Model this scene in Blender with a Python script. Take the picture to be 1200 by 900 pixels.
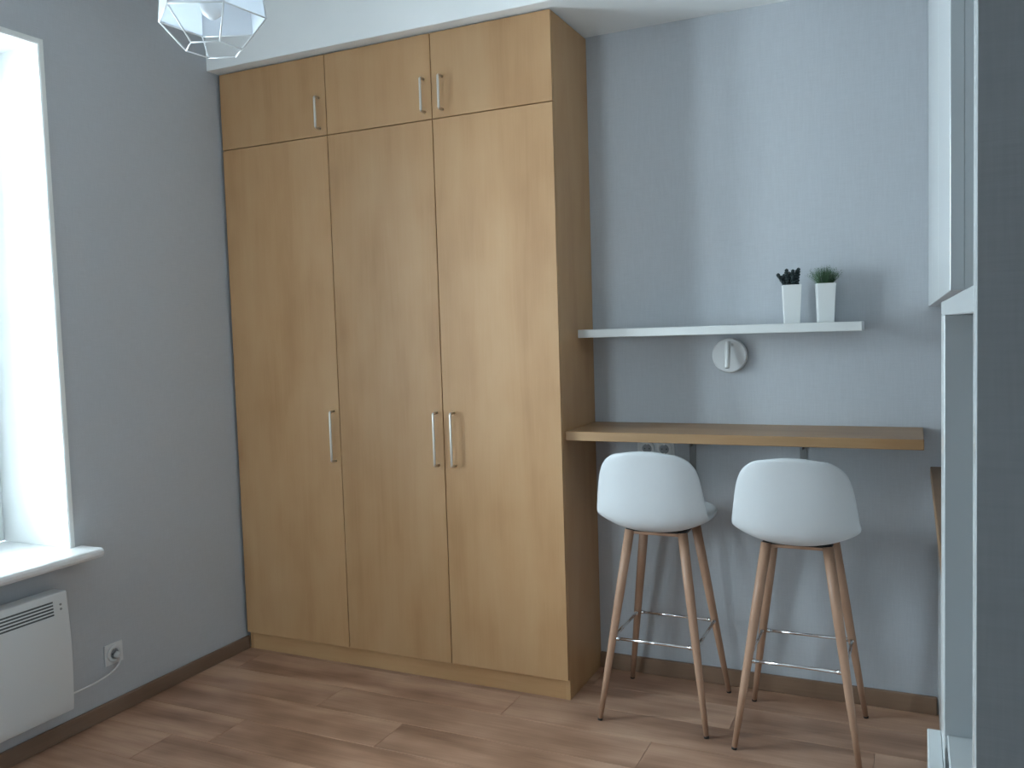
import bpy, bmesh, math, random
from mathutils import Vector, Matrix
random.seed(7)
for o in list(bpy.data.objects): bpy.data.objects.remove(o)
sc = bpy.context.scene
COL = sc.collection
PI = math.pi

# ------------------------------------------------------------------ camera
cam_d = bpy.data.cameras.new('camera'); cam = bpy.data.objects.new('camera', cam_d); COL.objects.link(cam)
YAW, PITCH, ROLL = 0.4380, -0.0625, -0.0313
fw = Vector((-math.sin(YAW)*math.cos(PITCH), math.cos(YAW)*math.cos(PITCH), math.sin(PITCH)))
rt = fw.cross(Vector((0, 0, 1))).normalized(); up = rt.cross(fw)
r2 = rt*math.cos(ROLL) + up*math.sin(ROLL); u2 = -rt*math.sin(ROLL) + up*math.cos(ROLL)
M = Matrix((( r2.x, u2.x, -fw.x, 2.808), (r2.y, u2.y, -fw.y, -2.9945), (r2.z, u2.z, -fw.z, 1.4351), (0, 0, 0, 1)))
cam.matrix_world = M
cam_d.sensor_fit = 'HORIZONTAL'; cam_d.sensor_width = 36; cam_d.lens = 36*1006.74/1200
cam_d.clip_start = 0.03
sc.camera = cam

# ------------------------------------------------------------------ world: overcast daylight
wd = bpy.data.worlds.new('World'); sc.world = wd; wd.use_nodes = True
nt = wd.node_tree; nt.nodes.clear()
wo = nt.nodes.new('ShaderNodeOutputWorld'); bg = nt.nodes.new('ShaderNodeBackground')
tc = nt.nodes.new('ShaderNodeTexCoord'); sep = nt.nodes.new('ShaderNodeSeparateXYZ'); cr = nt.nodes.new('ShaderNodeValToRGB')
mr = nt.nodes.new('ShaderNodeMapRange'); mr.inputs['From Min'].default_value = -1; mr.inputs['From Max'].default_value = 1
nt.links.new(tc.outputs['Generated'], sep.inputs[0]); nt.links.new(sep.outputs['Z'], mr.inputs['Value']); nt.links.new(mr.outputs[0], cr.inputs[0])
cr.color_ramp.elements[0].position = 0.47; cr.color_ramp.elements[0].color = (0.68, 0.80, 0.88, 1)
cr.color_ramp.elements[1].position = 0.53; cr.color_ramp.elements[1].color = (0.76, 0.91, 1.0, 1)
nt.links.new(cr.outputs[0], bg.inputs['Color']); bg.inputs['Strength'].default_value = 9.0
nt.links.new(bg.outputs[0], wo.inputs[0])

vs = sc.view_settings
vs.view_transform = 'Standard'; vs.look = 'None'; vs.gamma = 1; vs.use_curve_mapping = False
vs.exposure = 1.88

# room constants (metres)
YB = 0.383          # back wall
XR = 3.45           # right wall
YF = -4.6           # wall behind the camera
ZC = 2.88           # ceiling
ZS = 2.610          # underside of the lowered soffit
WY0, WY1, WZ0, WZ1 = -2.02, -0.864, 0.687, 2.505     # window opening
WD = 0.46           # outer wall thickness

V0, V1 = 0.22, 1.0     # unseen window added opposite the wardrobe to even out the daylight
# portals only guide the sampling of daylight through the window openings (they emit nothing)
for loc, rot, wid in (((-0.46, (WY0+WY1)/2, (WZ0+WZ1)/2), (0, -PI/2, 0), WY1-WY0), (((V0+V1)/2, YF-0.46, (WZ0+WZ1)/2), (0, -PI/2, PI/2), V1-V0)):
    ld = bpy.data.lights.new('window_portal', 'AREA'); lo = bpy.data.objects.new('window_portal', ld); COL.objects.link(lo)
    ld.shape = 'RECTANGLE'; ld.size = WZ1-WZ0; ld.size_y = wid; ld.cycles.is_portal = True
    lo.location = loc; lo.rotation_euler = rot

# ------------------------------------------------------------------ materials
def newmat(name):
    m = bpy.data.materials.new(name); m.use_nodes = True
    return m, m.node_tree.nodes, m.node_tree.links, m.node_tree.nodes['Principled BSDF']
def plain(name, col, rough=0.5, metal=0.0, spec=0.5):
    m, n, l, b = newmat(name)
    b.inputs['Base Color'].default_value = (*col, 1); b.inputs['Roughness'].default_value = rough
    b.inputs['Metallic'].default_value = metal; b.inputs['Specular IOR Level'].default_value = spec
    return m
def noisy(name, col, amt=0.06, scale=40, rough=0.5, bump=0.0, bscale=300, spec=0.5):
    m, n, l, b = newmat(name)
    t = n.new('ShaderNodeTexCoord'); nz = n.new('ShaderNodeTexNoise'); nz.inputs['Scale'].default_value = scale; nz.inputs['Detail'].default_value = 4
    l.new(t.outputs['Object'], nz.inputs['Vector'])
    mx = n.new('ShaderNodeMix'); mx.data_type = 'RGBA'
    mx.inputs['A'].default_value = (*[c*(1-amt) for c in col], 1); mx.inputs['B'].default_value = (*[min(1, c*(1+amt)) for c in col], 1)
    l.new(nz.outputs['Fac'], mx.inputs['Factor']); l.new(mx.outputs['Result'], b.inputs['Base Color'])
    b.inputs['Roughness'].default_value = rough; b.inputs['Specular IOR Level'].default_value = spec
    if bump:
        n2 = n.new('ShaderNodeTexNoise'); n2.inputs['Scale'].default_value = bscale; l.new(t.outputs['Object'], n2.inputs['Vector'])
        bp = n.new('ShaderNodeBump'); bp.inputs['Strength'].default_value = bump; bp.inputs['Distance'].default_value = 0.002
        l.new(n2.outputs['Fac'], bp.inputs['Height']); l.new(bp.outputs['Normal'], b.inputs['Normal'])
    return m
def wood(name, dark, mid, light, axis, rough=0.45, vary=0.10, scale=1.0, spec=0.4):
    """grain runs along axis; each object gets its own offset and a slightly different tone"""
    m, n, l, b = newmat(name)
    t = n.new('ShaderNodeTexCoord'); oi = n.new('ShaderNodeObjectInfo')
    add = n.new('ShaderNodeVectorMath'); add.operation = 'MULTIPLY_ADD'
    cmb = n.new('ShaderNodeCombineXYZ')
    for i in range(3): l.new(oi.outputs['Random'], cmb.inputs[i])
    sc_ = n.new('ShaderNodeVectorMath'); sc_.operation = 'SCALE'; sc_.inputs['Scale'].default_value = 37.0
    l.new(cmb.outputs[0], sc_.inputs[0])
    ad = n.new('ShaderNodeVectorMath'); ad.operation = 'ADD'
    l.new(t.outputs['Object'], ad.inputs[0]); l.new(sc_.outputs[0], ad.inputs[1])
    def stretched(along, across):
        mp = n.new('ShaderNodeMapping'); s = [across]*3; s[axis] = along
        mp.inputs['Scale'].default_value = s; l.new(ad.outputs[0], mp.inputs['Vector']); return mp
    a = stretched(0.9*scale, 9*scale); nz = n.new('ShaderNodeTexNoise'); nz.inputs['Scale'].default_value = 1.0; nz.inputs['Detail'].default_value = 5; nz.inputs['Distortion'].default_value = 0.5
    l.new(a.outputs[0], nz.inputs['Vector'])
    f = stretched(5*scale, 130*scale); nf = n.new('ShaderNodeTexNoise'); nf.inputs['Scale'].default_value = 1.0; nf.inputs['Detail'].default_value = 3
    l.new(f.outputs[0], nf.inputs['Vector'])
    k = stretched(3.2*scale, 6.5*scale); nk = n.new('ShaderNodeTexNoise'); nk.inputs['Scale'].default_value = 1.0; nk.inputs['Detail'].default_value = 2
    l.new(k.outputs[0], nk.inputs['Vector'])
    m1 = n.new('ShaderNodeMix'); m1.data_type = 'FLOAT'; m1.inputs['Factor'].default_value = 0.20
    l.new(nz.outputs['Fac'], m1.inputs['A']); l.new(nf.outputs['Fac'], m1.inputs['B'])
    m2 = n.new('ShaderNodeMix'); m2.data_type = 'FLOAT'; m2.inputs['Factor'].default_value = 0.40
    l.new(m1.outputs['Result'], m2.inputs['A']); l.new(nk.outputs['Fac'], m2.inputs['B'])
    rp = n.new('ShaderNodeValToRGB'); e = rp.color_ramp.elements
    e[0].position = 0.32; e[0].color = (*dark, 1); e[1].position = 0.66; e[1].color = (*light, 1)
    x = e.new(0.49); x.color = (*mid, 1)
    l.new(m2.outputs['Result'], rp.inputs[0])
    hs = n.new('ShaderNodeHueSaturation')
    vr = n.new('ShaderNodeMapRange'); vr.inputs['To Min'].default_value = 1-vary; vr.inputs['To Max'].default_value = 1+vary
    l.new(oi.outputs['Random'], vr.inputs['Value']); l.new(vr.outputs[0], hs.inputs['Value']); l.new(rp.outputs[0], hs.inputs['Color'])
    l.new(hs.outputs[0], b.inputs['Base Color'])
    b.inputs['Roughness'].default_value = rough; b.inputs['Specular IOR Level'].default_value = spec
    bp = n.new('ShaderNodeBump'); bp.inputs['Strength'].default_value = 0.06; bp.inputs['Distance'].default_value = 0.002
    l.new(nf.outputs['Fac'], bp.inputs['Height']); l.new(bp.outputs['Normal'], b.inputs['Normal'])
    return m
def wallpaper(name, col):
    """plain pale grey wallpaper with a fine linen weave"""
    m, n, l, b = newmat(name)
    t = n.new('ShaderNodeTexCoord')
    def band(s):
        mp = n.new('ShaderNodeMapping'); mp.inputs['Scale'].default_value = s; l.new(t.outputs['Object'], mp.inputs['Vector'])
        z = n.new('ShaderNodeTexNoise'); z.inputs['Scale'].default_value = 1; z.inputs['Detail'].default_value = 3; l.new(mp.outputs[0], z.inputs['Vector']); return z
    h = band((18, 18, 320)); v = band((320, 320, 18))
    mm = n.new('ShaderNodeMath'); mm.operation = 'ADD'; l.new(h.outputs['Fac'], mm.inputs[0]); l.new(v.outputs['Fac'], mm.inputs[1])
    mrg = n.new('ShaderNodeMapRange'); mrg.inputs['From Min'].default_value = 0.6; mrg.inputs['From Max'].default_value = 1.4
    l.new(mm.outputs[0], mrg.inputs['Value'])
    mx = n.new('ShaderNodeMix'); mx.data_type = 'RGBA'
    mx.inputs['A'].default_value = (*[c*0.94 for c in col], 1); mx.inputs['B'].default_value = (*[c*1.05 for c in col], 1)
    l.new(mrg.outputs[0], mx.inputs['Factor']); l.new(mx.outputs['Result'], b.inputs['Base Color'])
    b.inputs['Roughness'].default_value = 0.75; b.inputs['Specular IOR Level'].default_value = 0.25
    bp = n.new('ShaderNodeBump'); bp.inputs['Strength'].default_value = 0.15; bp.inputs['Distance'].default_value = 0.001
    l.new(mm.outputs[0], bp.inputs['Height']); l.new(bp.outputs['Normal'], b.inputs['Normal'])
    return m

OAK_D, OAK_M, OAK_L = (0.395, 0.211, 0.094), (0.470, 0.270, 0.129), (0.510, 0.310, 0.158)
MAT = dict(
    wall=wallpaper('grey_wallpaper', (0.53, 0.552, 0.585)),
    plaster=noisy('white_plaster', (0.88, 0.89, 0.88), 0.02, 12, 0.8, 0.05, 200, 0.2),
    ceiling=noisy('ceiling_paint', (0.86, 0.87, 0.87), 0.02, 8, 0.85, 0.04, 200, 0.2),
    oakz=wood('oak_decor_vertical', OAK_D, OAK_M, OAK_L, 2, 0.42, 0.03),
    counter=wood('oak_decor_counter', (0.27, 0.148, 0.068), (0.36, 0.208, 0.100), (0.42, 0.258, 0.135), 0, 0.38, 0.02),
    cladding=wallpaper('grey_cladding', (0.46, 0.47, 0.47)),
    oakx=wood('oak_decor_horizontal', OAK_D, OAK_M, OAK_L, 0, 0.38, 0.02),
    worktop=wood('worktop_wood', (0.16, 0.085, 0.04), (0.24, 0.135, 0.065), (0.31, 0.185, 0.095), 1, 0.4, 0.03),
    floor=wood('laminate_plank', (0.200, 0.100, 0.060), (0.420, 0.242, 0.160), (0.640, 0.410, 0.285), 0, 0.36, 0.10, 1.0, 0.5),
    joint=plain('floor_base', (0.05, 0.03, 0.02), 0.9),
    skirt=wood('skirting_wood', (0.18, 0.105, 0.064), (0.25, 0.155, 0.10), (0.31, 0.20, 0.135), 0, 0.45, 0.03),
    skirty=wood('skirting_wood_side', (0.17, 0.108, 0.074), (0.23, 0.15, 0.105), (0.29, 0.195, 0.140), 1, 0.45, 0.03),
    white=noisy('white_lacquer', (0.72, 0.73, 0.72), 0.01, 6, 0.28, 0, 300, 0.5),
    cabinet=noisy('white_cabinet_front', (0.66, 0.69, 0.70), 0.01, 6, 0.22, 0, 300, 0.5),
    pvc=plain('white_pvc', (0.85, 0.86, 0.86), 0.35),
    sill=plain('white_sill', (0.82, 0.82, 0.82), 0.3),
    heater=noisy('heater_enamel', (0.74, 0.77, 0.79), 0.01, 6, 0.4),
    slot=plain('heater_slot_dark', (0.10, 0.11, 0.11), 0.6),
    plastic=plain('white_plastic', (0.74, 0.75, 0.76), 0.35),
    grey=plain('grey_plastic', (0.28, 0.29, 0.30), 0.5),
    dark=plain('black_plastic', (0.015, 0.015, 0.016), 0.5),
    metal=plain('brushed_nickel', (0.70, 0.66, 0.61), 0.34, 1.0),
    steel=plain('bracket_steel', (0.30, 0.30, 0.30), 0.45, 0.8),
    chrome=plain('chrome', (0.80, 0.81, 0.82), 0.12, 1.0),
    shell=noisy('white_leatherette', (0.62, 0.64, 0.66), 0.015, 30, 0.45, 0.12, 500, 0.4),
    leg=wood('beech_leg', (0.31, 0.175, 0.110), (0.40, 0.235, 0.155), (0.48, 0.295, 0.200), 2, 0.45, 0.05, 2.0),
    ceramic=plain('white_ceramic', (0.80, 0.81, 0.80), 0.35),
    soil=noisy('potting_soil', (0.03, 0.022, 0.016), 0.3, 200, 0.9),
    succulent=noisy('succulent_leaf', (0.012, 0.026, 0.028), 0.3, 200, 0.5),
    grass=noisy('grass_leaf', (0.085, 0.165, 0.085), 0.4, 120, 0.6),
    wire=plain('white_wire', (0.85, 0.86, 0.86), 0.35),
)
def translucent(name, col, t):
    m, n, l, b = newmat(name)
    b.inputs['Base Color'].default_value = (*col, 1); b.inputs['Roughness'].default_value = 0.35
    tr = n.new('ShaderNodeBsdfTranslucent'); tr.inputs['Color'].default_value = (*col, 1)
    mx = n.new('ShaderNodeMixShader'); mx.inputs[0].default_value = t
    l.new(b.outputs[0], mx.inputs[1]); l.new(tr.outputs[0], mx.inputs[2]); l.new(mx.outputs[0], n['Material Output'].inputs['Surface'])
    return m
MAT['shade'] = translucent('opal_shade', (0.86, 0.89, 0.93), 0.5)
MAT['bulb'] = translucent('opal_bulb', (0.88, 0.89, 0.90), 0.4)
def pane_mat():
    m, n, l, b = newmat('window_glass'); n.remove(b)
    tr = n.new('ShaderNodeBsdfTransparent'); tr.inputs['Color'].default_value = (0.96, 0.98, 0.98, 1)
    gl = n.new('ShaderNodeBsdfGlossy'); gl.inputs['Roughness'].default_value = 0.02
    fr = n.new('ShaderNodeFresnel'); fr.inputs['IOR'].default_value = 1.35
    mx = n.new('ShaderNodeMixShader'); l.new(fr.outputs[0], mx.inputs[0]); l.new(tr.outputs[0], mx.inputs[1]); l.new(gl.outputs[0], mx.inputs[2])
    l.new(mx.outputs[0], n['Material Output'].inputs['Surface']); return m
MAT['pane'] = pane_mat()

# ------------------------------------------------------------------ mesh helpers
ORG = {}
def NB(): return bmesh.new()
def box(bm, x0, x1, y0, y1, z0, z1, bev=0.0, seg=1):
    vs_ = [bm.verts.new((x, y, z)) for x in (min(x0, x1), max(x0, x1)) for y in (min(y0, y1), max(y0, y1)) for z in (min(z0, z1), max(z0, z1))]
    F = [(0,1,3,2), (4,6,7,5), (0,4,5,1), (2,3,7,6), (0,2,6,4), (1,5,7,3)]
    fs = [bm.faces.new([vs_[i] for i in f]) for f in F]
    if bev:
        es = list({e for f in fs for e in f.edges})
        bmesh.ops.bevel(bm, geom=es, offset=bev, segments=seg, profile=0.5, affect='EDGES')
    return bm
def ring(bm, c, ax, r, n, ref=None):
    ax = Vector(ax).normalized(); ref = Vector(ref) if ref else (Vector((0,0,1)) if abs(ax.z) < 0.9 else Vector((1,0,0)))
    a = ax.cross(ref).normalized(); b = ax.cross(a)
    return [bm.verts.new(Vector(c) + a*(r*math.cos(2*PI*i/n)) + b*(r*math.sin(2*PI*i/n))) for i in range(n)]
def bridge(bm, A, B, smooth=True):
    n = len(A)
    for i in range(n):
        f = bm.faces.new((A[i], A[(i+1) % n], B[(i+1) % n], B[i])); f.smooth = smooth
def tube(bm, pts, rad, n=10, cap=True):
    pts = [Vector(p) for p in pts]; rs = rad if isinstance(rad, (list, tuple)) else [rad]*len(pts)
    prev = None; first = None
    ref = Vector((0.31, 0.77, 0.55))
    for i, p in enumerate(pts):
        d = (pts[min(i+1, len(pts)-1)] - pts[max(i-1, 0)]).normalized()
        R_ = ring(bm, p, d, rs[i], n, ref)
        if prev: bridge(bm, prev, R_)
        else: first = R_
        prev = R_
    if cap: bm.faces.new(first); bm.faces.new(prev)
    return bm
def lathe(bm, c, prof, n=24, axis=(0, 0, 1)):
    """prof = [(radius, distance along axis)]"""
    ax = Vector(axis).normalized(); prev = None; first = None
    for r, h in prof:
        R_ = ring(bm, Vector(c) + ax*h, ax, r, n)
        if prev: bridge(bm, prev, R_)
        else: first = R_
        prev = R_
    bm.faces.new(first); bm.faces.new(prev)
    return bm
def obj(name, bm, mat, parent=None, origin=None, smooth=False):
    """link the bmesh as ONE mesh object; coordinates are world coordinates"""
    me = bpy.data.meshes.new(name)
    bmesh.ops.recalc_face_normals(bm, faces=bm.faces)
    root = ORG[parent.name] if parent else Vector(origin or (0, 0, 0))
    bmesh.ops.translate(bm, verts=bm.verts, vec=-root)
    bm.to_mesh(me); bm.free()
    if smooth:
        for p_ in me.polygons: p_.use_smooth = True
    me.materials.append(MAT[mat])
    o = bpy.data.objects.new(name, me); COL.objects.link(o)
    if parent: o.parent = parent
    else: o.location = root
    ORG[o.name] = root
    return o
def tag(o, label=None, cat=None, group=None, kind=None):
    if label: o['label'] = label
    if cat: o['category'] = cat
    if group: o['group'] = group
    if kind: o['kind'] = kind
    return o
def thing(name, label, cat, loc, group=None, kind=None):
    o = bpy.data.objects.new(name, None); o.empty_display_size = 0.1; COL.objects.link(o); o.location = loc
    ORG[o.name] = Vector(loc); return tag(o, label, cat, group, kind)
def bx(name, mat, parent, x0, x1, y0, y1, z0, z1, bev=0.0, seg=1, origin=None):
    return obj(name, box(NB(), x0, x1, y0, y1, z0, z1, bev, seg), mat, parent, origin)
def struct(o, label, cat): return tag(o, label, cat, None, 'structure')

# ------------------------------------------------------------------ room shell
fl = bx('floor', 'joint', None, -0.02, XR, YF, YB, -0.12, -0.010)
struct(fl, 'brown wood laminate plank floor of the room', 'floor')
PW, PL, GAP = 0.192, 1.285, 0.0012
plank_mesh = {}
r_i = 0; y = YB
while y > YF:
    y0 = max(y - PW, YF); off = [0.35, 0.93, 0.12, 0.70, 1.10, 0.52][r_i % 6]
    xs = [0.0]; x = off
    while x < XR: xs.append(x); x += PL
    xs.append(XR)
    for i in range(len(xs)-1):
        key = (round(xs[i+1]-xs[i], 3), round(y-y0, 3))
        if key[0] < 0.02 or key[1] < 0.01: continue
        if key not in plank_mesh:
            b = NB(); box(b, GAP/2, key[0]-GAP/2, -key[1]+GAP/2, -GAP/2, -0.010, 0.0, 0.0008)
            me = bpy.data.meshes.new('plank'); bmesh.ops.recalc_face_normals(b, faces=b.faces); b.to_mesh(me); b.free(); me.materials.append(MAT['floor'])
            plank_mesh[key] = me
        o = bpy.data.objects.new('plank', plank_mesh[key]); COL.objects.link(o); o.parent = fl; o.location = (xs[i], y, 0)
    y = y0; r_i += 1

wl = NB()   # left outer wall with the window opening
box(wl, -WD, 0, WY1, YB+0.12, -0.1, ZC)
box(wl, -WD, 0, YF-WD, WY0, -0.1, ZC)
box(wl, -WD, 0, WY0, WY1, -0.1, WZ0-0.036)
box(wl, -WD, 0, WY0, WY1, WZ1, ZC)
struct(obj('wall_left', wl, 'wall'), 'pale grey papered wall holding the window', 'wall')
struct(bx('wall_back', 'wall', None, 0, XR, YB, YB+0.12, -0.1, ZC), 'pale grey papered wall behind the shelf and bar counter', 'wall')
struct(bx('wall_right', 'wall', None, XR, XR+0.12, YF-0.12, YB+0.12, -0.1, ZC), 'pale grey wall behind the white kitchen cabinets', 'wall')
wl = NB()
box(wl, 0, V0, YF-WD, YF, -0.1, ZC); box(wl, V1, XR+.12, YF-WD, YF, -0.1, ZC)
box(wl, V0, V1, YF-WD, YF, -0.1, WZ0-0.036); box(wl, V0, V1, YF-WD, YF, WZ1, ZC)
struct(obj('wall_front', wl, 'wall'), 'pale grey wall opposite the wardrobe', 'wall')
struct(bx('ceiling', 'ceiling', None, -WD, XR+0.12, YF-WD, YB+0.12, ZC, ZC+0.1), 'white painted ceiling', 'ceiling')
struct(bx('trim_1', 'ceiling', None, 0, XR, -0.058, YB, ZS, ZC, 0.002), 'white lowered soffit above the wardrobe and bar counter', 'soffit')
struct(bx('light_blocker', 'wall', None, 1.20, 2.62, -3.17, -3.03, 0.0, ZC-.001), 'unseen grey partition added to shade the right side of the room', 'wall')  # added out of view, keeps window light off the right side
# skirting boards
def skirting(name, pts, mat, label):
    b = NB(); box(b, *pts, 0.003); struct(obj(name, b, mat), label, 'baseboard')
skirting('baseboard_left', (0, 0.014, YF, 0.019, 0, 0.060), 'skirty', 'dark brown wooden baseboard along the window wall')
skirting('baseboard_back', (1.6055, 2.884, YB-0.015, YB, 0, 0.066), 'skirt', 'brown wooden baseboard along the wall under the bar counter')

# ------------------------------------------------------------------ window
def make_window(name, label, WY0, WY1):
    w = thing(name, label, 'window', (-0.3, (WY0+WY1)/2, WZ0), None, 'structure')
    T = 0.006
    rv = NB()
    box(rv, -0.455, -0.001, WY1-T, WY1, WZ0, WZ1); box(rv, -0.455, -0.001, WY0, WY0+T, WZ0, WZ1); box(rv, -0.455, -0.001, WY0+T, WY1-T, WZ1-T, WZ1)
    obj('reveal', rv, 'plaster', w)
    cb = NB()   # thin white corner beads round the opening, on the room face
    cb_w = 0.014
    box(cb, 0.0, 0.003, WY1-0.004, WY1+cb_w, WZ0, WZ1+cb_w, 0.001); box(cb, 0.0, 0.003, WY0-cb_w, WY0+0.004, WZ0, WZ1+cb_w, 0.001)
    box(cb, 0.0, 0.003, WY0, WY1-0.004, WZ1-0.004, WZ1+cb_w, 0.001)
    obj('corner_bead', cb, 'plaster', w)
    fx0, fx1 = -0.430, -0.362; a0, a1, c0, c1 = WY0+T, WY1-T, WZ0, WZ1-T
    fr = NB(); FW_ = 0.055
    box(fr, fx0, fx1, a0, a0+FW_, c0, c1, .003); box(fr, fx0, fx1, a1-FW_, a1, c0, c1, .003)
    box(fr, fx0, fx1, a0+FW_, a1-FW_, c0, c0+FW_, .003); box(fr, fx0, fx1, a0+FW_, a1-FW_, c1-FW_, c1, .003)
    ym = (a0+a1)/2; box(fr, fx0, fx1, ym-0.035, ym+0.035, c0+FW_, c1-FW_, .003)
    obj('window_frame', fr, 'pvc', w)
    for k, (s0, s1) in enumerate(((a0+FW_, ym-0.035), (ym+0.035, a1-FW_))):
        sa = NB(); q = 0.06; zb, zt = c0+FW_, c1-FW_; X0, X1 = fx0+0.008, fx1+0.012
        box(sa, X0, X1, s0, s0+q, zb, zt, .004); box(sa, X0, X1, s1-q, s1, zb, zt, .004)
        box(sa, X0, X1, s0+q, s1-q, zb, zb+q, .004); box(sa, X0, X1, s0+q, s1-q, zt-q, zt, .004)
        so = obj('sash', sa, 'pvc', w)
        bx('pane', 'pane', so, fx0+0.03, fx0+0.036, s0+q-.004, s1-q+.004, zb+q-.004, zt-q+.004)
        if k:
            h = NB(); box(h, X1, X1+0.012, s0+0.018, s0+0.042, 1.50, 1.58, .003); box(h, X1+0.012, X1+0.045, s0+0.024, s0+0.036, 1.555, 1.57, .002); box(h, X1+0.032, X1+0.047, s0+0.022, s0+0.038, 1.44, 1.57, .004)
            obj('handle', h, 'pvc', so)
    sl = NB()
    # one sill board: inner part between the reveals, nose in front of the wall overlapping it at each end
    prof = [(0.0, WZ0-0.035), (0.106, WZ0-0.035), (0.114, WZ0-0.031), (0.118, WZ0-0.022), (0.118, WZ0-0.012), (0.114, WZ0-0.004), (0.106, WZ0-0.0005), (0.0, WZ0-0.0005)]
    ends = []
    for yy, ins in ((WY0-0.048, 0.006), (WY0-0.042, 0), (WY1+0.042, 0), (WY1+0.048, 0.006)):
        ends.append([sl.verts.new((max(0.0, px - ins*(px > 0.05)), yy, pz + (ins*0.6 if pz < WZ0-0.02 else -ins*0.6))) for px, pz in prof])
    for A, B in zip(ends, ends[1:]): bridge(sl, A, B, False)
    sl.faces.new(ends[0]); sl.faces.new(ends[-1])
    box(sl, fx1, 0.0, WY0+T, WY1-T, WZ0-0.035, WZ0-0.0005)
    obj('window_sill', sl, 'sill', w)
    return w
make_window('window_1', 'tall white window in a deep bright reveal above the heater', WY0, WY1)
w2 = make_window('fill_window', 'unseen window added opposite the wardrobe for fill daylight', -V1, -V0)  # added behind the camera, lets in extra daylight on wardrobe and left wall
w2.matrix_world = Matrix.Translation((0, YF, 0)) @ Matrix.Rotation(PI/2, 4, 'Z') @ Matrix.Translation(w2.location)

# ------------------------------------------------------------------ wardrobe
X1, X2, X3 = 0.588, 1.0952, 1.605
ZP, ZG, ZT = 0.0822, 2.2731, 2.6040
wr = thing('wardrobe', 'tall oak-look fitted wardrobe with three long doors and three top doors', 'wardrobe', (0.8, 0.2, 0))
g = 0.0016
cabb = NB()
box(cabb, 0.0155, 0.030, 0.020, YB-.001, 0, ZT); box(cabb, X1-.009, X1+.009, 0.022, YB-.001, ZP, ZT); box(cabb, X2-.009, X2+.009, 0.022, YB-.001, ZP, ZT)
box(cabb, 0.0155, X3-.018, 0.022, YB-.002, ZG-.016, ZG+.016); box(cabb, 0.0155, X3-.018, 0.022, YB-.002, ZP, ZP+.018); box(cabb, 0.0155, X3-.018, 0.022, YB-.002, ZT-.018, ZT)
box(cabb, 0.0155, X3-.018, YB-.006, YB-.001, ZP, ZT)
obj('carcass', cabb, 'oakz', wr)
bx('side_panel', 'oakz', wr, X3-0.018, X3, 0.0195, YB-.001, 0, ZT, .0006)
bx('plinth', 'oakx', wr, 0.0155, X3-0.018, 0.0215, 0.038, 0, ZP-.001)
def handle(door, hx, z0, z1):
    h = NB(); yb = -0.031; r = 0.0052
    n = 6; pts = [(hx, 0.0, z0+.006)]
    for k in range(n+1): a = PI/2*k/n; pts.append((hx, yb+.008 - .008*math.sin(a), z0+.006+.008 - .008*math.cos(a)) if False else (hx, yb + .008*(1-math.sin(a)), z0+.006 + .008*(1-math.cos(a))))
    for k in range(n+1): a = PI/2*(1-k/n); pts.append((hx, yb + .008*(1-math.sin(a)), z1-.006 - .008*(1-math.cos(a))))
    pts.append((hx, 0.0, z1-.006))
    tube(h, pts, r, 10)
    obj('handle', h, 'metal', door)
xs = [0.0145, X1, X2, X3]
hx_up = [0.553, 1.063, 1.1435]; hx_lo = [0.5605, 1.0665, 1.145]
for i in range(3):
    d = bx('lower_door', 'oakz', wr, xs[i]+g, xs[i+1]-(g if i < 2 else 0), 0.0, 0.018, ZP, ZG-g, .0012)
    handle(d, hx_lo[i], 0.893, 1.119)
    d = bx('upper_door', 'oakz', wr, xs[i]+g, xs[i+1]-(g if i < 2 else 0), 0.0, 0.018, ZG+g, ZT, .0012)
    handle(d, hx_up[i], 2.298, 2.437)

# ------------------------------------------------------------------ shelf, bar counter, wall lamp, sockets
sh = thing('wall_shelf', 'long thin white floating shelf on the grey wall', 'shelf', (2.1, YB, 1.396))
bx('board', 'white', sh, 1.606, 2.648, 0.200, YB-.001, 1.396, 1.428, .0015)
ct = thing('bar_counter', 'narrow oak-look bar counter fixed between wardrobe and wall', 'counter', (2.2, YB, 1.0095))
bx('counter_top', 'counter', ct, 1.606, 2.839, 0.035, YB-.001, 1.0095, 1.044, .0015)
for xb in (2.012, 2.432):
    b = NB()
    box(b, xb-.0125, xb+.0125, YB-.0045, YB-.0005, 0.822, 1.009, .001)
    box(b, xb-.0125, xb+.0125, 0.170, YB-.0045, 1.004, 1.009, .001)
    box(b, xb-.002, xb+.002, YB-.05, YB-.0045, 0.955, 1.004)
    obj('bracket', b, 'steel', ct)

lm = thing('wall_lamp', 'round white wall lamp with a small tilting spot under the shelf', 'lamp', (2.165, YB, 1.312))
b = NB(); lathe(b, (2.165, YB-.0005, 1.312), [(0.064, 0), (0.066, 0.004), (0.066, 0.023), (0.0645, 0.0265), (0.061, 0.028)], 48, (0, -1, 0))
obj('base_disc', b, 'plastic', lm)
b = NB(); tube(b, [(2.167, YB-.028, 1.354), (2.167, YB-.050, 1.354)], 0.006, 12); obj('pivot', b, 'plastic', lm)
b = NB(); tube(b, [(2.166, YB-.050, 1.366), (2.166, YB-.0505, 1.364), (2.1645, YB-.066, 1.270), (2.1645, YB-.0665, 1.266)], [0.0075, 0.0098, 0.0098, 0.0092], 20)
so = obj('spot_tube', b, 'white', lm)
b = NB(); tube(b, [(2.1645, YB-.0664, 1.2665), (2.1645, YB-.0667, 1.2652)], 0.0070, 16); obj('spot_opening', b, 'dark', so)

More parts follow.
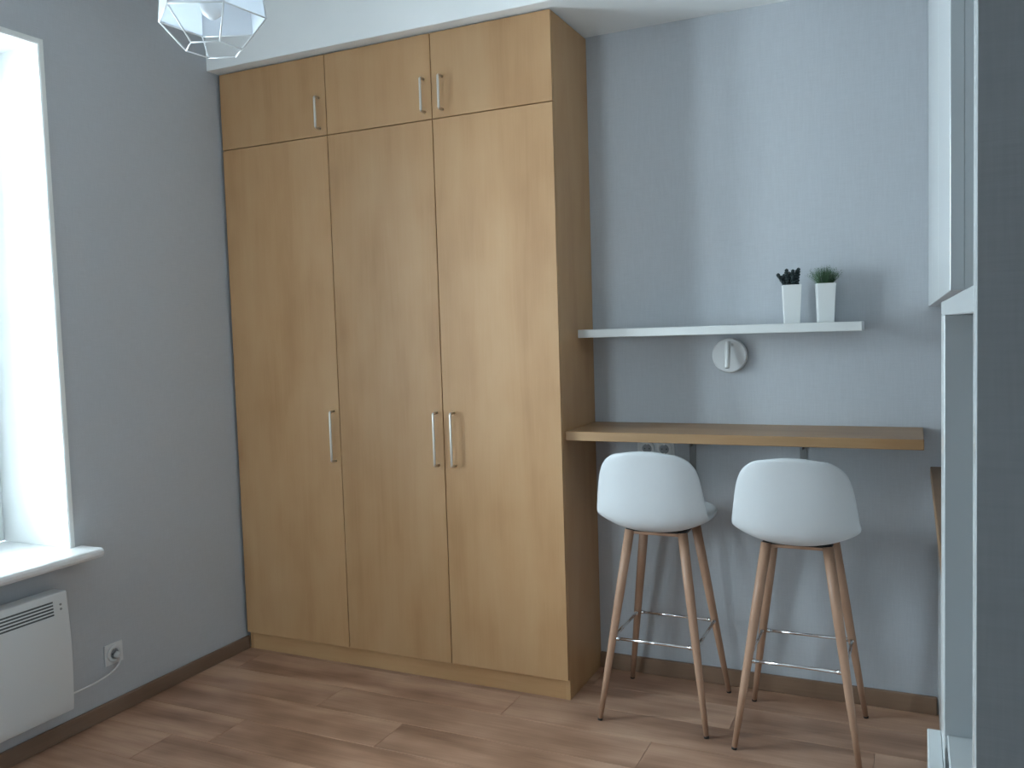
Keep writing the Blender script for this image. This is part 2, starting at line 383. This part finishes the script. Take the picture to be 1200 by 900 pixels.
def socket(parent, c, n, u, v):
    """round recessed socket well with two contact holes; c centre on the wall, n outward, u across, v up"""
    c, n, u, v = Vector(c), Vector(n), Vector(u), Vector(v)
    b = NB(); lathe(b, c+n*0.007, [(0.0325, 0.0), (0.0325, 0.0055), (0.0305, 0.007), (0.0215, 0.007), (0.0200, 0.005), (0.0195, 0.0015)], 32, n)
    o = obj('socket', b, 'plastic', parent)
    b = NB(); lathe(b, c+n*0.0070, [(0.0193, 0.0), (0.0193, 0.0020)], 28, n); obj('socket_well', b, 'grey', o)
    for s in (-1, 1):
        b = NB(); lathe(b, c+n*0.0088+u*(0.0095*s), [(0.0027, 0), (0.0027, 0.0006)], 10, n); obj('contact_hole', b, 'dark', o)
    for s in (-1, 1):
        b = NB(); t = c+n*0.0092+v*(0.0175*s)
        box(b, -0.003, 0.003, -0.001, 0.001, -0.002, 0.002)
        bmesh.ops.transform(b, matrix=Matrix.Translation(t), verts=b.verts); obj('earth_clip', b, 'metal', o)
sk = thing('double_socket', 'white double wall socket just beneath the bar counter', 'socket', (1.862, YB, 0.938))
bx('frame', 'plastic', sk, 1.786, 1.940, YB-.0075, YB-.0005, 0.898, 0.978, .002, 2)
for xc in (1.827, 1.898): socket(sk, (xc, YB, 0.938), (0, -1, 0), (1, 0, 0), (0, 0, 1))
sk = thing('wall_socket', 'white single wall socket low on the window wall', 'socket', (0, -0.715, 0.238))
bx('frame', 'plastic', sk, 0.0005, 0.0075, -0.7555, -0.6745, 0.1975, 0.2785, .002, 2)
socket(sk, (0, -0.715, 0.238), (1, 0, 0), (0, 1, 0), (0, 0, 1))

# ------------------------------------------------------------------ heater
ht = thing('panel_heater', 'white wall-mounted electric panel heater under the window sill', 'heater', (0, -1.35, 0.133))
HY0, HY1, HZ0, HZ1 = -1.74, -0.960, 0.133, 0.566
b = NB()
def hx(z):
    t = (z-HZ0)/(HZ1-HZ0); return 0.083 + 0.016*math.sin(PI*min(1, max(0, 0.12+0.80*t)))
N = 12
zz = [HZ0 + (HZ1-HZ0)*i/N for i in range(N+1)]
R0 = []; R1 = []
for yy, L in ((HY0, R0), (HY1, R1)):
    for z in zz: L.append((b.verts.new((0.022, yy, z)), b.verts.new((hx(z), yy, z))))
for i in range(N):
    b.faces.new((R0[i][1], R1[i][1], R1[i+1][1], R0[i+1][1])).smooth = True
    b.faces.new((R0[i][0], R0[i+1][0], R1[i+1][0], R1[i][0]))
    for L in (R0, R1): b.faces.new((L[i][0], L[i][1], L[i+1][1], L[i+1][0]))
b.faces.new((R0[0][0], R1[0][0], R1[0][1], R0[0][1])); b.faces.new((R0[N][0], R0[N][1], R1[N][1], R1[N][0]))
hb = obj('body', b, 'heater', ht)
bv = hb.modifiers.new('bevel', 'BEVEL'); bv.width = 0.004; bv.segments = 2; bv.limit_method = 'ANGLE'; bv.angle_limit = math.radians(50)
b = NB()
b.free()
for yy in (HY0+0.15, HY1-0.15): bx('wall_bracket', 'steel', ht, 0.0005, 0.022, yy-.02, yy+.02, 0.2, 0.5)
gp = NB()
GZ0, GZ1, GY0, GY1 = 0.489, 0.544, HY0+0.06, -1.018
k = 6
vv = []
for i in range(k+1):
    z = GZ0+(GZ1-GZ0)*i/k; vv.append([gp.verts.new((hx(z)+0.0006, yy, z)) for yy in (GY0, GY1)] + [gp.verts.new((hx(z)-0.004, yy, z)) for yy in (GY0, GY1)])
for i in range(k):
    A, B = vv[i], vv[i+1]
    gp.faces.new((A[0], A[1], B[1], B[0])); gp.faces.new((A[2], B[2], B[3], A[3])); gp.faces.new((A[0], B[0], B[2], A[2])); gp.faces.new((A[1], A[3], B[3], B[1]))
gp.faces.new((vv[0][0], vv[0][2], vv[0][3], vv[0][1])); gp.faces.new((vv[k][0], vv[k][1], vv[k][3], vv[k][2]))
go = obj('grille', gp, 'slot', ht)
for i in range(6):
    z = GZ0 + (GZ1-GZ0)*(i)/5
    bx('louvre', 'heater', go, hx(z)-.003, hx(z)+.0022, GY0-.001, GY1+.001, z-.0024, z+.0024, .0008)
for z in (0.524, 0.508):
    b = NB(); lathe(b, (hx(z)-.001, -0.990, z), [(0.0042, 0), (0.0042, 0.003), (0.003, 0.004)], 12, (1, 0, 0)); obj('button', b, 'grey', ht)
# plug and cord
pg = thing('power_cord', 'white power cord running from the heater to the low socket', 'cord', (0.014, -0.715, 0.238))
b = NB(); lathe(b, (0.0142, -0.713, 0.233), [(0.0125, 0), (0.0125, 0.008), (0.010, 0.017), (0.006, 0.020)], 20, (1, 0, 0)); obj('plug', b, 'plastic', pg)
b = NB(); pts = []
P0, P1, P2, P3 = [Vector(v) for v in ((0.030, -0.711, 0.228), (0.034, -0.690, 0.175), (0.012, -0.80, 0.150), (0.045, -0.968, 0.172))]
for i in range(25):
    t = i/24; pts.append(P0*(1-t)**3 + P1*3*t*(1-t)**2 + P2*3*t*t*(1-t) + P3*t**3)
tube(b, pts, 0.0034, 8); obj('cable', b, 'plastic', pg)

# ------------------------------------------------------------------ bar stools
def make_stool(name, label, cx, cy, fx, fy, rotz=0.0):
    root = thing(name, label, 'stool', (cx, cy, 0), 'white shell bar stools at the counter')
    ZL = 0.703; tx, ty = 0.098, 0.098
    # shell
    prof = [(0.205, 0.735), (0.190, 0.734), (0.150, 0.722), (0.09, 0.713), (0.02, 0.707), (-0.06, 0.704), (-0.13, 0.706), (-0.175, 0.716), (-0.203, 0.742), (-0.212, 0.785), (-0.216, 0.84), (-0.220, 0.90), (-0.224, 0.952), (-0.227, 0.985), (-0.228, 1.002)]
    hw = [0.100, 0.135, 0.172, 0.188, 0.196, 0.200, 0.202, 0.203, 0.203, 0.201, 0.193, 0.184, 0.168, 0.140, 0.106]
    curl = [0.008, 0.012, 0.020, 0.030, 0.040, 0.048, 0.055, 0.060, 0.060, 0.056, 0.050, 0.044, 0.036, 0.026, 0.02]
    b = NB(); rows = []
    for i, (py, pz) in enumerate(prof):
        a = prof[max(i-1, 0)]; c = prof[min(i+1, len(prof)-1)]
        t = Vector((0, c[0]-a[0], c[1]-a[1])).normalized(); nrm = Vector((0, t.z, -t.y))   # towards the sitter
        if nrm.z < 0 and i < 7: nrm = -nrm
        if nrm.y < 0 and i >= 7: nrm = -nrm
        row = []
        for j in range(13):
            u = -1 + 2*j/12
            if i > 8: nrm = Vector((0, 1, 0))
            p_ = Vector((cx + hw[i]*u, cy + py, pz)) + nrm*(curl[i]*abs(u)**2.4)
            if i > 10: p_.z -= (0, 0.004, 0.010, 0.016)[i-11]*abs(u)**2
            row.append(b.verts.new(p_))
        rows.append(row)
    for A, B in zip(rows, rows[1:]):
        for j in range(12): b.faces.new((A[j], A[j+1], B[j+1], B[j])).smooth = True
    s = obj('seat_shell', b, 'shell', root, smooth=True)
    so_ = s.modifiers.new('solid', 'SOLIDIFY'); so_.thickness = 0.022; so_.offset = 0.0
    sb = s.modifiers.new('sub', 'SUBSURF'); sb.levels = 2; sb.render_levels = 2
    # under-frame
    b = NB(); box(b, cx-.112, cx+.112, cy-.108, cy+.108, 0.688, 0.696, .002); obj('base_plate', b, 'dark', root)
    b = NB()
    for s_ in (-1, 1):
        box(b, cx-.105, cx+.105, cy+s_*.094-.010, cy+s_*.094+.010, 0.677, 0.690, .002)
    for s_ in (-1, 1):
        box(b, cx+s_*.094-.010, cx+s_*.094+.010, cy-.084, cy+.084, 0.677, 0.690, .002)
    obj('seat_frame', b, 'leg', root)
    feet = []
    for sx, sy in ((-1, -1), (1, -1), (1, 1), (-1, 1)):
        F = Vector((cx+sx*fx, cy+sy*fy, 0)); Tt = Vector((cx+sx*tx, cy+sy*ty, ZL-.012)); feet.append((F, Tt))
        b = NB(); d = Tt-F
        tube(b, [F+d*0.009, F+d*0.3, F+d*0.7, Tt], [0.0092, 0.0130, 0.0170, 0.0180], 16)
        lg = obj('leg', b, 'leg', root)
        b = NB(); tube(b, [F, F+d*0.012], [0.0088, 0.0094], 14); obj('foot_cap', b, 'dark', lg)
    at = lambda k, z: feet[k][0] + (feet[k][1]-feet[k][0])*(z/feet[k][1].z)
    for k in range(4):
        z = 0.297; A, B = at(k, z), at((k+1) % 4, z); dn = (B-A).normalized()
        b = NB(); tube(b, [A+dn*0.012, B-dn*0.012], 0.0058, 10)
        for q, s_ in ((A, 1), (B, -1)): tube(b, [q+dn*s_*0.012, q+dn*s_*0.026], 0.0082, 10)
        obj('foot_rail', b, 'chrome', root)
    return root
make_stool('bar_stool', 'white shell bar stool with tapered wooden legs next to the wardrobe', 1.960, 0.104, 0.195, 0.202)
make_stool('bar_stool', 'white shell bar stool with tapered wooden legs nearer the kitchen cabinets', 2.454, 0.061, 0.197, 0.203)

# ------------------------------------------------------------------ potted plants on the shelf
def make_pot(root, cx, cy, z, rot):
    h, a, c = 0.140, 0.0265, 0.0325
    b = NB(); R_ = Matrix.Rotation(rot, 3, 'Z')
    def sq(r, zz): return [b.verts.new(Vector((cx, cy, zz)) + R_ @ Vector((sx*r, sy*r, 0))) for sx, sy in ((-1,-1), (1,-1), (1,1), (-1,1))]
    A, B, C, D_ = sq(a, z), sq(c, z+h), sq(c-.004, z+h), sq(c-.006, z+h-.014)
    b.faces.new(A)
    for p_, q_ in ((A, B), (B, C), (C, D_)): bridge(b, p_, q_, False)
    b.faces.new(D_)
    bmesh.ops.bevel(b, geom=[e for e in b.edges if e.verts[0] in A+B and e.verts[1] in A+B], offset=0.0018, segments=2, profile=0.5, affect='EDGES')
    p = obj('pot', b, 'ceramic', root)
    b = NB()
    S_ = [b.verts.new(Vector((cx, cy, z+h-.0125)) + R_ @ Vector((sx*(c-.0065), sy*(c-.0065), 0))) for sx, sy in ((-1,-1), (1,-1), (1,1), (-1,1))]
    S2 = [b.verts.new(v.co + Vector((0, 0, 0.006))) for v in S_]
    b.faces.new(S_); bridge(b, S_, S2, False); b.faces.new(S2)
    obj('soil', b, 'soil', root)
    return z+h-.006
ZSH = 1.4282
rt_ = thing('potted_succulent', 'dark knobbly succulent in a tall square white pot on the shelf', 'plant', (2.405, 0.297, ZSH))
zt = make_pot(rt_, 2.405, 0.297, ZSH, math.radians(12))
rnd = random.Random(3)
for sx, sy, lx, ly, hh in ((-.019, -.004, -.026, -.004, .052), (-.008, -.014, -.006, -.006, .068), (.006, -.012, .002, -.008, .064), (.018, -.006, .008, -.004, .070), (.012, .012, .006, .006, .066), (-.006, .014, -.004, .006, .058), (-.016, .010, -.012, .008, .050)):
    b = NB(); n = 7
    base = Vector((2.405+sx, 0.297+sy, zt-.003))
    for k in range(n):
        t = k/(n-1); c = base + Vector((lx*t**1.3, ly*t, hh*0.9*t)); r = 0.0088*(1-0.10*t)
        bmesh.ops.create_icosphere(b, subdivisions=1, radius=r*0.95, matrix=Matrix.Translation(c))
        for q in range(5):
            a = 2*PI*q/5 + k*0.63; o_ = Vector((math.cos(a), math.sin(a), 0.35 - 0.5*(k == n-1)))*r*(0.75 if k < n-1 else 0.45)
            bmesh.ops.create_icosphere(b, subdivisions=1, radius=r*0.52, matrix=Matrix.Translation(c+o_))
    obj('succulent_stem', b, 'succulent', rt_, smooth=True)
rt_ = thing('potted_grass', 'fluffy green grass tuft in a tall square white pot on the shelf', 'plant', (2.521, 0.300, ZSH))
zt = make_pot(rt_, 2.521, 0.300, ZSH, math.radians(13))
b = NB()
for k in range(300):
    a = rnd.random()*2*PI; rr = rnd.random()**0.5
    base = Vector((2.521 + 0.02*rr*math.cos(a), 0.300 + 0.02*rr*math.sin(a), zt-.003))
    ln = rnd.uniform(0.045, 0.078); sp = rnd.uniform(0.2, 1.0)*rr
    tip = base + Vector((math.cos(a)*0.056*sp, math.sin(a)*0.056*sp, ln*(1-0.35*sp)))
    mid = (base+tip)/2 + Vector((math.cos(a)*0.006, math.sin(a)*0.006, 0.010))
    pr = None
    side = Vector((-math.sin(a+0.7), math.cos(a+0.7), 0))
    for t in (0, .33, .66, 1):
        c = base*(1-t)**2 + mid*2*t*(1-t) + tip*t*t; wd_ = 0.0010*(1-0.8*t)
        cur = (b.verts.new(c-side*wd_), b.verts.new(c+side*wd_))
        if pr: b.faces.new((pr[0], pr[1], cur[1], cur[0]))
        pr = cur
    for q in range(3):      # tiny leaflets along the upper blade
        t = rnd.uniform(.45, 1); c = base*(1-t)**2 + mid*2*t*(1-t) + tip*t*t
        dv = Vector((rnd.uniform(-1, 1), rnd.uniform(-1, 1), rnd.uniform(-.3, 1))).normalized()*0.0065
        sd = dv.cross(Vector((0, 0, 1))).normalized()*0.0011
        b.faces.new((b.verts.new(c), b.verts.new(c+dv*.5+sd), b.verts.new(c+dv), b.verts.new(c+dv*.5-sd)))
tag(obj('grass_blades', b, 'grass', rt_), None, None, None, 'stuff')

# ------------------------------------------------------------------ pendant lamp
PX, PY, PZ = 1.181, -1.262, 2.253
pl = thing('pendant_lamp', 'white wire-cage pendant lamp with pale translucent faceted shade panels', 'lamp', (PX, PY, ZC))
A0 = math.radians(25)
def hexr(r, z, off=0.0): return [Vector((PX + r*math.cos(A0+off+2*PI*i/6), PY + r*math.sin(A0+off+2*PI*i/6), PZ+z)) for i in range(6)]
top, upr, mid_, bot = hexr(0.045, 0.185), hexr(0.128, 0.095), hexr(0.1375, 0.0), hexr(0.072, -0.075)
def wire(p_, q_): obj('cage_wire', tube(NB(), [p_, q_], 0.0021, 6), 'wire', pl)
for i in range(6):
    j = (i+1) % 6
    wire(top[i], top[j]); wire(top[i], upr[i]); wire(upr[i], upr[j]); wire(upr[i], mid_[i])
    wire(mid_[i], mid_[j]); wire(mid_[i], bot[i]); wire(bot[i], bot[j])
lay = [hexr(0.045, 0.184), hexr(0.1265, 0.0945), hexr(0.136, 0.001)]
for A_, B_ in zip(lay, lay[1:]):
    for i in range(6):
        j = (i+1) % 6
        b = NB(); b.faces.new([b.verts.new(v) for v in (A_[i], A_[j], B_[j], B_[i])])
        s = obj('shade_panel', b, 'shade', pl)
        sm = s.modifiers.new('solid', 'SOLIDIFY'); sm.thickness = 0.002
b = NB(); lathe(b, (PX, PY, PZ+0.05), [(0.012, 0.045), (0.016, 0.03), (0.028, 0.0), (0.030, -0.018), (0.024, -0.036), (0.010, -0.047), (0.002, -0.049)], 20); obj('bulb', b, 'bulb', pl)
b = NB(); lathe(b, (PX, PY, PZ+0.09), [(0.020, 0), (0.020, 0.085), (0.012, 0.100)], 20); obj('lamp_holder', b, 'plastic', pl)
b = NB(); tube(b, [(PX, PY, PZ+.189), (PX, PY, ZC-.02)], 0.0032, 8); obj('cord', b, 'plastic', pl)
b = NB(); lathe(b, (PX, PY, ZC-.0005), [(0.055, 0), (0.055, -0.012), (0.045, -0.024), (0.006, -0.03)], 28); obj('canopy', b, 'plastic', pl)

# ------------------------------------------------------------------ kitchen run on the right
def cab(name, label, y0, y1, x0, z0, z1, grp, base=False):
    r = thing(name, label, 'cabinet', ((x0+XR)/2, (y0+y1)/2, z0), grp)
    b = NB(); t = 0.018; xb = x0+.0187
    box(b, xb, XR-.001, y0, y0+t, z0+(0 if not base else 0), z1); box(b, xb, XR-.001, y1-t, y1, z0, z1)
    box(b, xb, XR-.001, y0+t, y1-t, z0+(0.10 if base else 0), z0+t+(0.10 if base else 0)); box(b, xb, XR-.001, y0+t, y1-t, z1-t, z1); box(b, XR-.008, XR-.001, y0+t, y1-t, z0, z1)
    obj('body', b, 'cabinet', r)
    if base:
        bx('plinth', 'cabinet', r, x0+.004, xb, y0, y1, z0, 0.098)
        bx('door', 'cabinet', r, x0, x0+.0185, y0+.001, y1-.001, 0.100, z1-.002, .001)
    else:
        bx('door', 'cabinet', r, x0, x0+.0185, y0+.001, y1-.001, z0, z1, .001)
ys = [YB-.001, -0.30, -0.98, -1.665]
wh = ('against the grey back wall', 'in the middle of its row', 'beside the tall niche unit')
for i in range(3):
    cab('base_cabinet', 'white kitchen base cabinet under the worktop, '+wh[i], ys[i+1], ys[i], 2.885, 0.0, 0.864, 'white base cabinets', True)
    cab('wall_cabinet', 'tall white kitchen wall cabinet '+wh[i], ys[i+1] if i < 2 else -1.60, ys[i], 2.856, 1.472, ZS-.002, 'white wall cabinets')
wt = bx('kitchen_worktop', 'worktop', None, 2.862, XR-.001, -1.664, YB-.001, 0.866, 0.904, .002, 1, (3.1, -0.6, 0.866))
tag(wt, 'brown wooden kitchen worktop lying on the white base cabinets', 'worktop')
NX = 2.843
tn = thing('niche_cabinet', 'tall white open niche cabinet at the end of the kitchen row', 'cabinet', (3.1, -2.03, 0))
bx('far_panel', 'cabinet', tn, NX, XR-.001, -1.790, -1.668, 0, 1.437, .001)
bx('top_board', 'cabinet', tn, NX, XR-.001, -2.366, -1.668, 1.437, 1.455, .0008)
bx('side_panel', 'cabinet', tn, NX, XR-.001, -2.393, -2.366, 0, ZC-.002, .0006)
tag(bx('side_cladding', 'cladding', tn, NX+.0006, XR-.001, -2.3955, -2.393, 0, ZC-.002), 'thin grey sheet on the outer face')  # thin sheet, greyer than the side panel it covers
bx('niche_shelf', 'cabinet', tn, NX+.004, XR-.001, -2.366, -1.790, 0.880, 0.898, .0008)
bx('lower_door', 'cabinet', tn, NX-.018, NX-.0005, -2.392, -1.670, 0.10, 0.850, .001)
